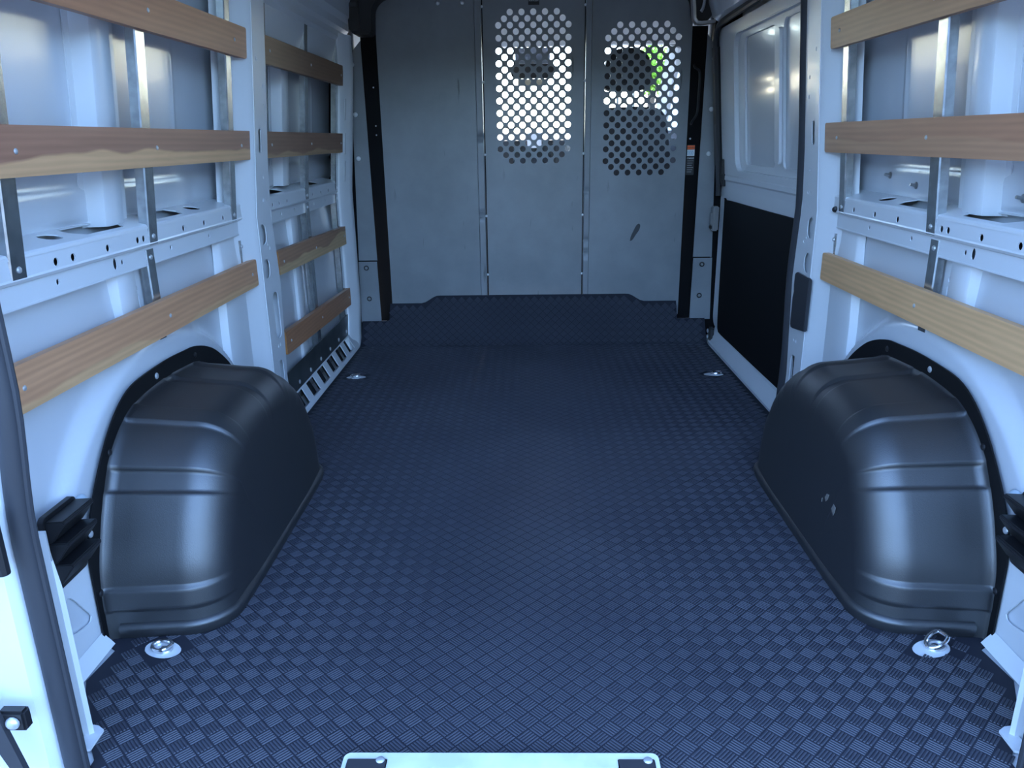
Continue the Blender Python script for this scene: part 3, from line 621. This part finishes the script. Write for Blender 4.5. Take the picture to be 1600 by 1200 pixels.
MB().tube([(.955-lean(z), 4.075-.002*i, z) for i, z in enumerate([1.45, 1.2, .9])], .018, 8, flat=1.3).build('door_edge_seal', 'black', d1, True)
lk = MB().box((.948, 4.005, .815), (.968, 4.055, .93)).box((.952, 3.99, .80), (.972, 4.03, .86)).build('catch_bracket', 'black', d1, bevel=.004)
hb = MB().box((.925, 4.03, .575), (.955, 4.085, .70)).build('door_latch', 'greymetal', d1, bevel=.006)
MB().box((.918, 4.04, .605), (.927, 4.075, .665)).build('latch_mouth', 'greymetal', hb, bevel=.003)
MB().box((.918, 4.035, .585), (.925, 4.08, .60)).build('latch_rim', 'black', hb, bevel=.002)
rb = MB().box((.922, 3.95, .015), (.952, 3.985, .085)).build('door_roller', 'black', d1, bevel=.008)
for z in (.035, .065): MB().dome((.921, 3.968, z), (-1, 0, 0), .011, .006).build('roller_bolt', 'zinc', rb, True)
pad = tag(MB().plate([(2.598, .395), (2.730, .378), (2.742, .39), (2.742, .49), (2.735, .51), (2.74, .53), (2.74, .572), (2.73, .580), (2.602, .578), (2.595, .57)], [], side(1, .9215), .012).build('pillar_bump_pad', 'rubber', bevel=.003), 'flat black rubber pad on the white pillar behind the sliding door', 'rubber pad')
# rail above the sliding door
hr = MB(); pr = [(.985, 1.555), (.955, 1.56), (.93, 1.575), (.92, 1.60), (.905, 1.64), (.90, 1.70), (.84, 1.84), (.80, 1.92)]
hr.sweep([[(x-.066, y, z) for x, z in pr]+[(x-.05, y, z+.006) for x, z in pr[::-1]] for y in (2.74, 4.03)])
ho = hr.build('roof_side_header', 'white', wr, True, angle=25)
for y in (3.94, 3.88, 3.72, 3.55): MB().plate(circ(y, 1.665, .008, 10, .013), [], lambda a, z, d: (.8315-.0*(z)+d, a, z), .003).build('header_hole_shade', 'dark', ho)  # dark discs laid on the header, painting the shade of its holes
# ------------------------------------------------------------ trims in the upper front corners and the roof bow between them
def corner_trim(s):
    t = thing('corner_trim', (s*.84, 4.0, 1.5), 'black plastic trim filling the upper %s corner at the partition' % ('left' if s < 0 else 'right, beside the bent metal bow end'), 'plastic trim', 'upper corner trims')
    mb = MB()
    A = crom([(.885, 1.76), (.895, 1.70), (.89, 1.64), (.868, 1.585), (.862, 1.545), (.85, 1.53), (.79, 1.528), (.765, 1.535), (.76, 1.60), (.752, 1.65), (.71, 1.69), (.62, 1.715), (.60, 1.76)], 36)
    if s > 0: A = crom([(.86, 1.76), (.865, 1.66), (.86, 1.60), (.85, 1.575), (.83, 1.563), (.79, 1.567), (.775, 1.60), (.765, 1.66), (.73, 1.70), (.70, 1.76)], 36)
    mb.plate(A, [], lambda x, z, d: (s*x, 4.125-d, z), .12 if s < 0 else .10)
    mb.build('shell', mat('coarse_black_plastic', (.022, .021, .022), .6, bump=(120, .5, .002)), t, bevel=.004)
    if s < 0:
        rec = MB().plate(rrect(.815, 1.545, .868, 1.70, .015), [], lambda x, z, d: (s*x, 4.0035-d, z), .012).build('recess_panel', 'black', t, bevel=.003)
        MB().box((-.862, 3.985, 1.645), (-.822, 3.995, 1.665)).build('clip', 'rubber', t, bevel=.002)
    else:
        MB().tube(crom([(.808, 4.01, 1.70), (.815, 4.005, 1.66), (.81, 4.0, 1.62), (.80, 4.0, 1.60)], 14), .010, 8, flat=.5).build('metal_tab', 'zinc', t, True)
    return t
corner_trim(-1); corner_trim(1)
bow = crom([(-.88, 1.70), (-.80, 1.712), (-.72, 1.714), (-.63, 1.724), (-.50, 1.77), (-.2, 1.80), (.1, 1.80), (.4, 1.79), (.60, 1.765), (.70, 1.725), (.755, 1.68), (.768, 1.62), (.775, 1.565), (.80, 1.552), (.87, 1.56)], 90)
S = []
for i, (x, z) in enumerate(bow):
    a, b = bow[max(i-1, 0)], bow[min(i+1, 89)]; tx, tz = b[0]-a[0], b[1]-a[1]; l = sqrt(tx*tx+tz*tz); nx, nz = -tz/l, tx/l
    S.append([(x+nx*o, y, z+nz*o) for y, o in ((3.99, .0), (3.995, -.008), (4.04, -.008), (4.045, 0), (4.045, .006), (3.99, .006))])
bo = MB().sweep(S).build('roof_bow', mat('warm_grey_metal', (.46, .43, .40), .3, metal=.5), None, True, angle=40)
tag(bo, 'curved metal roof bow running above the partition from corner to corner', 'roof bow')
# ------------------------------------------------------------ tie-down rings
for x, y, a, pos in ties:
    sd = 'left' if x < 0 else 'right'
    near = 'in the oval cut-out by the rear of the %s wheel arch cover' % sd if pos == 'rear' else 'far up the floor near the partition, on the %s' % sd
    t = thing('tie_down_ring', (x, y, -.005), 'steel tie-down ring '+near, 'tie-down ring', 'floor tie-down rings')
    def loc(p, q, h, x=x, y=y, a=a): return (x+p*cos(R(a))-q*sin(R(a)), y+p*sin(R(a))+q*cos(R(a)), h)
    MB().plate(circ(0, 0, .045, 28, .028), [], lambda p, q, d: loc(p, q, -.0048+d), .003).build('base_plate', 'white', t)
    MB().dome(loc(.002 if x < 0 else .012, 0, -.0015), (0, 0, 1), .011, .006, 12).build('bolt', 'chrome', t, True)
    k = .013 if x > 0 else 0
    up = .012 if x > 0 and pos == 'rear' else .002
    ring = [loc(k+.024*cos(u), .017*sin(u), .006+up*(1+cos(u))/1) for u in [R(50)+R(260)*j/22 for j in range(23)]]+[loc(k+.018, -.013+.026*j/5, .006+up*1.7) for j in range(1, 5)]
    MB().tube(ring, .0042, 8, True).build('ring', 'chrome', t, True)
    MB().tube([loc(k+.020*cos(u), .014*sin(u), 0) for u in [2*pi*j/20 for j in range(20)]], .004, 6, True).build('cup_rim', 'zinc', t, True)
# ------------------------------------------------------------ rear opening: seals, vents, strap, sill plate
for s in (-1, 1):
    e = lambda z: .817-.02*sstep(.45, .72, z)-.05*sstep(.9, 1.9, z)
    p = [(s*e(z), 1.058, z) for z in [-.08+1.95*i/40 for i in range(41)]]
    t = thing('door_weatherstrip', (s*.82, 1.06, -.08), 'grey rubber weatherstrip edging the rear door opening on the '+LR[s], 'weatherstrip', 'rear opening weatherstrips')
    MB().tube(p, .0165, 12, flat=.8).build('seal_bulb', 'rubber', t, True)
    MB().tube([(x-s*.014, y+.006, z) for x, y, z in p], .006, 8).build('seal_lip', 'rubber', t, True)
    v = thing('air_vent', (s*.955, 1.355, .2), 'black louvred air vent beside the %s wheel arch cover' % LR[s], 'air vent', 'rear air vents')
    MB().plate(rrect(1.300, .205, 1.412, .365, .012), [], lambda y, z, d: (s*(.953+d), y, z), .012).build('vent_frame', 'black', v, bevel=.003)
    for i in range(3):
        z = .215+i*.046
        MB().sweep([[(s*.953, y, z+.050), (s*.916, y, z+.052), (s*.913, y, z+.046), (s*.944, y, z+.006), (s*.953, y, z+.004)] for y in (1.303, 1.409)]).build('louvre', 'black', v, bevel=.002)
        for k in range(4):
            y = 1.32+.024*k; MB().sweep([[(s*(.922), y-.003, z+.036), (s*.9195, y, z+.043), (s*.922, y+.003, z+.036)], [(s*.932, y-.003, z+.023), (s*.929, y, z+.03), (s*.932, y+.003, z+.023)]]).build('louvre_notch', 'rubber', v)
    g = tag(MB().dome((s*.968, 1.445, .325), (-s, 0, 0), .022, .012, 16).build('rubber_grommet', mat('pale_blue_plug_%d' % (s+1), (.55, .66, .74), .5), smooth=True), 'pale round plug peeping out behind the %s wheel arch flange' % LR[s], 'plug', 'wheelhouse plugs')
for k, s in ((2, -1), (3, 1)):  # rear doors out of view, added to keep side sky off the opening
    h = Vector((s*1.03, .97, 0)); a = R(3)
    dm = lambda u, z, d: (h.x+s*(sin(a)*u+d*cos(a)), h.y-cos(a)*u+d*sin(a), z)
    o = MB().plate(rrect(0, -.1, .80, 1.86, .05), [rrect(.1, .9, .7, 1.55, .05), rrect(.12, .1, .68, .75, .04)], dm, .012).build('door_%d' % k, 'white', kind='structure')
    o['label'] = 'unseen white rear cargo door, swung open to cut side light, on the '+LR[s]
    MB().plate(rrect(.0, -.1, .80, 1.86, .05), [], lambda u, z, d: dm(u, z, .04+d), .008).build('outer_panel', 'white', o)
st = thing('door_check_strap', (-.85, .99, .0), 'black door check strap bolted low on the left rear pillar', 'door strap')
MB().box((-.872, .985, .155), (-.828, 1.005, .192)).build('strap_bracket', 'black', st, bevel=.004)
MB().dome((-.846, .984, .174), (0, -1, 0), .011, .008).build('bolt', 'zinc', st, True)
MB().sweep([[(-.915+.04*k, .975, .235-.11*k), (-.865+.025*k, .975, .205-.115*k), (-.865+.025*k, .985, .205-.115*k), (-.915+.04*k, .985, .235-.11*k)] for k in (0, .5, 1, 2)]).build('strap', 'rubber', st)
hg = MB().box((-.90, .985, .44), (-.815, 1.01, .53)).build('door_hinge', 'black', wl, bevel=.008)
MB().tube([(-.812, .995, .435), (-.812, .995, .53)], .010, 10).build('hinge_pin', 'black', hg, True)
sp = thing('sill_plate', (-.081, 1.03, 0), 'shiny white striker plate in the middle of the rear sill', 'sill plate')
MB().plate(rrect(-.356, .96, .194, 1.094, .012), [], lambda x, y, d: (x, y, .014-d), .014).build('plate', mat('glossy_scuffed_white', (.80, .83, .84), .15, coat=.5, var=(9, (.62, .66, .68), .12)), sp, bevel=.003)
for x0, x1 in ((-.348, -.278), (.122, .186)):
    MB().box((x0, .97, .014), (x1, 1.078, .017)).build('rubber_pad', 'rubber', sp, bevel=.002)
    screw((x1-.012, 1.074, .016), (0, 0, 1), .008, sp)
# small clips on the right wall
for y, z, nm in ((1.72, .905, 'nearest the rear doors'), (2.20, .905, 'in the middle'), (2.36, .925, 'highest and farthest forward')):
    X = skin_x(y, z)
    c = thing('trim_clip', (X, y, z), 'small grey push clip on the right wall above the waist rail, '+nm, 'clip', 'push clips above the right waist rail')
    MB().dome((X-.001, y, z), (-1, 0, 0), .010, .004).build('clip_base', 'greymetal', c, True)
    MB().tube([(X-.003, y, z), (X-.018, y, z+.003)], .004, 8).build('clip_stem', 'greymetal', c, True)
tag(MB().dome((.966, 2.545, .812), (-1, 0, 0), .010, .012, 8).build('black_plug', 'black'), 'little black plug left of the right forward channel foot', 'plug')
# ------------------------------------------------------------ cab seen through the perforations
def cab_side(s):
    mb = MB().plate([(4.20, -.1), (5.95, -.1), (5.95, .95), (5.02, 1.60), (4.95, 1.96), (4.20, 1.96)], [[(4.36, 1.0), (5.12, 1.0), (5.02, 1.40), (4.94, 1.50), (4.36, 1.50)]], lambda y, z, d: (s*(.955-lean(z)*.8+d), y, z), .03)
    o = mb.build('cab_side', 'headliner', kind='structure'); o['label'] = 'light grey lined side of the cab with its door window, on the '+LR[s]
    MB().plate([(4.36, 1.0), (5.12, 1.0), (5.02, 1.40), (4.94, 1.50), (4.36, 1.50)], [], lambda y, z, d: (s*(.965-lean(z)*.8+d), y, z), .004).build('door_glass', 'glass', o)
cab_side(-1); cab_side(1)
for s in (-1, 1):
    MB().sweep([[(s*(x-.075), y, z), (s*(x-.02), y-.05, z-.03), (s*(x+.05), y-.05, z-.03), (s*(x+.05), y+.05, z+.03), (s*(x-.03), y+.05, z+.03)] for x, y, z in ((.90, 5.02, 1.57), (.915, 5.3, 1.38), (.93, 5.75, 1.06))]).build('windscreen_pillar', 'headliner', bpy.data.objects['cab_side' if s < 0 else 'cab_side.001'], True)
hl = MB().sweep([[(x, 4.18, 1.90), (x, 4.6, 1.89), (x, 4.82, 1.82), (x, 4.90, 1.66), (x, 4.95, 1.565), (x, 5.03, 1.565), (x, 4.96, 1.94), (x, 4.18, 1.94)] for x in (-.99, .99)]).build('cab_headliner', 'headliner', kind='structure', smooth=True)
hl['label'] = 'pale grey headliner and overhead shelf above the windscreen'
ws = MB().sweep([[(x, 5.01, 1.57), (x, 5.86, .98), (x, 5.864, .985), (x, 5.014, 1.575)] for x in (-.95, .95)]).build('window_1', 'glass', kind='structure'); ws['label'] = 'windscreen of the cab'
da = thing('dashboard', (0, 5.4, .4), 'dark grey dashboard with a central pod, seen through the lower holes', 'dashboard')
MB().sweep([[(x, 5.15, .45), (x, 5.12, .84), (x, 5.16, 1.03), (x, 5.24, 1.08), (x, 5.55, 1.06), (x, 5.86, .985), (x, 5.9, .45)] for x in (-.98, .98)]).build('dash_body', 'dash', da, True)
MB().box((-.14, 5.10, .72), (.16, 5.2, 1.03)).build('centre_pod', 'black', da, bevel=.02)
MB().box((-.11, 5.095, .86), (.13, 5.102, .985)).build('screen', mat('dark_screen', (.01, .012, .016), .1), da, bevel=.003)
for x in (-.26, .27): MB().box((x-.05, 5.105, .93), (x+.05, 5.17, 1.02)).build('dash_vent', 'greymetal', da, bevel=.01)
pp = tag(MB().plate(rrect(-.02, .985, .07, 1.075, .004), [], lambda x, z, d: (x, 5.088+.3*(z-1)-d, z), .002).build('paper_sheet', 'paper'), 'small white paper stuck on the face of the dashboard', 'paper')
mi = thing('rear_view_mirror', (.01, 4.98, 1.36), 'black rear view mirror hanging in the windscreen', 'mirror')
MB().plate(rrect(-.115, 1.385, .145, 1.465, .03), [], lambda x, z, d: (x, 4.95+d, z), .035).build('mirror_housing', 'black', mi, bevel=.008)
MB().tube([(.015, 4.985, 1.43), (.015, 5.02, 1.50), (.015, 5.04, 1.57)], .012, 8).build('mirror_stem', 'greymetal', mi, True)
MB().plate(rrect(-.09, 1.47, .12, 1.56, .01), [], lambda x, z, d: (x, 5.0+d, z), .03).build('sensor_shroud', mat('blue_grey_plastic', (.30, .33, .40), .6), mi, bevel=.006)
MB().plate(rrect(-.075, 1.345, .10, 1.383, .01), [], lambda x, z, d: (x, 4.985+d, z), .02).build('lower_cover', 'beige', mi, bevel=.004)
se = thing('passenger_seat', (.58, 4.55, .1), 'black cloth passenger seat with headrest, seen through the right perforated panel', 'seat')
hd = MB().plate(crom([(.40, 1.30), (.405, 1.40), (.43, 1.475), (.50, 1.50), (.58, 1.495), (.635, 1.46), (.655, 1.39), (.65, 1.31), (.60, 1.285), (.45, 1.283), (.40, 1.30)], 40)[:-1], [], lambda x, z, d: (x, 4.50+d+.05*(z-1.3), z), .10).build('headrest', 'cloth', se, True, bevel=.02)
for x in (.48, .57): MB().tube([(x, 4.555, 1.15), (x, 4.555, 1.31)], .007, 8).build('headrest_post', 'zinc', se, True)
MB().plate(crom([(.34, .45), (.345, .8), (.36, 1.10), (.39, 1.185), (.46, 1.20), (.64, 1.20), (.72, 1.18), (.755, 1.10), (.775, .8), (.78, .45), (.34, .45)], 60)[:-1], [], lambda x, z, d: (x, 4.42+d+.16*(z-.6), z), .14).build('backrest', 'cloth', se, True, bevel=.025)
MB().box((.34, 4.45, .36), (.79, 4.98, .52)).build('seat_cushion', 'cloth', se, bevel=.04)
MB().box((.36, 4.48, -.09), (.77, 4.95, .36)).build('seat_base', 'black', se, bevel=.02)
struct(MB().box((-1.0, 4.2, -.15), (1.0, 5.95, -.09)).build('cab_floor', 'dash', kind='structure'), 'cab floor ahead of the partition')
MB().box((-1.0, 5.9, -.15), (1.0, 5.98, .95)).build('cab_bulkhead', 'dash', bpy.data.objects['cab_floor'])
MB().box((-.95, 5.95, .55), (.95, 6.6, .80)).build('bonnet', 'white', bpy.data.objects['cab_floor'], bevel=.06)
# ------------------------------------------------------------ outside
g = MB().add([(-200, -200, -.56), (200, -200, -.56), (200, 200, -.56), (-200, 200, -.56)], [(0, 1, 2, 3)])
struct(g.build('ground', 'asphalt', kind='structure', recalc=False), 'asphalt yard around the van')
hm = MB(); rnd = random.Random(11); nx, nz = 120, 14; top = [5.0+1.2*rnd.random() for _ in range(nx+1)]  # trees out of view, added to block the low sky behind the camera
hm.add([(-60+120*i/nx+.3*rnd.random(), -26-1.5*sin(pi*k/nz)*-1+.8*rnd.random()+(.6*k/nz), -.56+top[i]*k/nz) for k in range(nz+1) for i in range(nx+1)],
       [(k*(nx+1)+i, k*(nx+1)+i+1, (k+1)*(nx+1)+i+1, (k+1)*(nx+1)+i) for k in range(nz) for i in range(nx)])
struct(hm.build('sky_screen_trees', mat('sky_screen_hedge', (.020, .030, .015), .9, var=(1.5, (.045, .06, .025), .2)), kind='structure', recalc=False), 'unseen dark line of trees, added to block low sky behind the camera')
tr = thing('leafy_tree', (1.98, 13.0, -.56), 'sunlit yellow-green tree ahead of the van, seen through the right panel', 'tree')
MB().tube(crom([(1.98, 13, -.56), (2.0, 13, .5), (1.95, 13.02, 1.3), (1.98, 13, 2.0)], 12), .06, 8).build('trunk', 'bark', tr, True)
lf = MB(); rnd = random.Random(3)
for i in range(900):
    a, b, r = rnd.uniform(0, 2*pi), rnd.uniform(-1, 1), rnd.random()**.4
    p = Vector((1.98+.27*r*cos(a)*sqrt(1-b*b), 13+.4*r*sin(a)*sqrt(1-b*b), 2.08+.42*r*b))
    u = Vector((rnd.uniform(-1, 1), rnd.uniform(-1, 1), rnd.uniform(-1, 1))).normalized(); q = u.orthogonal().normalized(); h = u.cross(q)*.012; l = .09
    lf.add([p, p+u*l*.5+q*l*.3+h, p+u*l, p+u*l*.5-q*l*.3+h], [(0, 1, 2), (0, 2, 3)])
lf.build('foliage', 'leaf', tr, recalc=False)['kind'] = 'stuff'
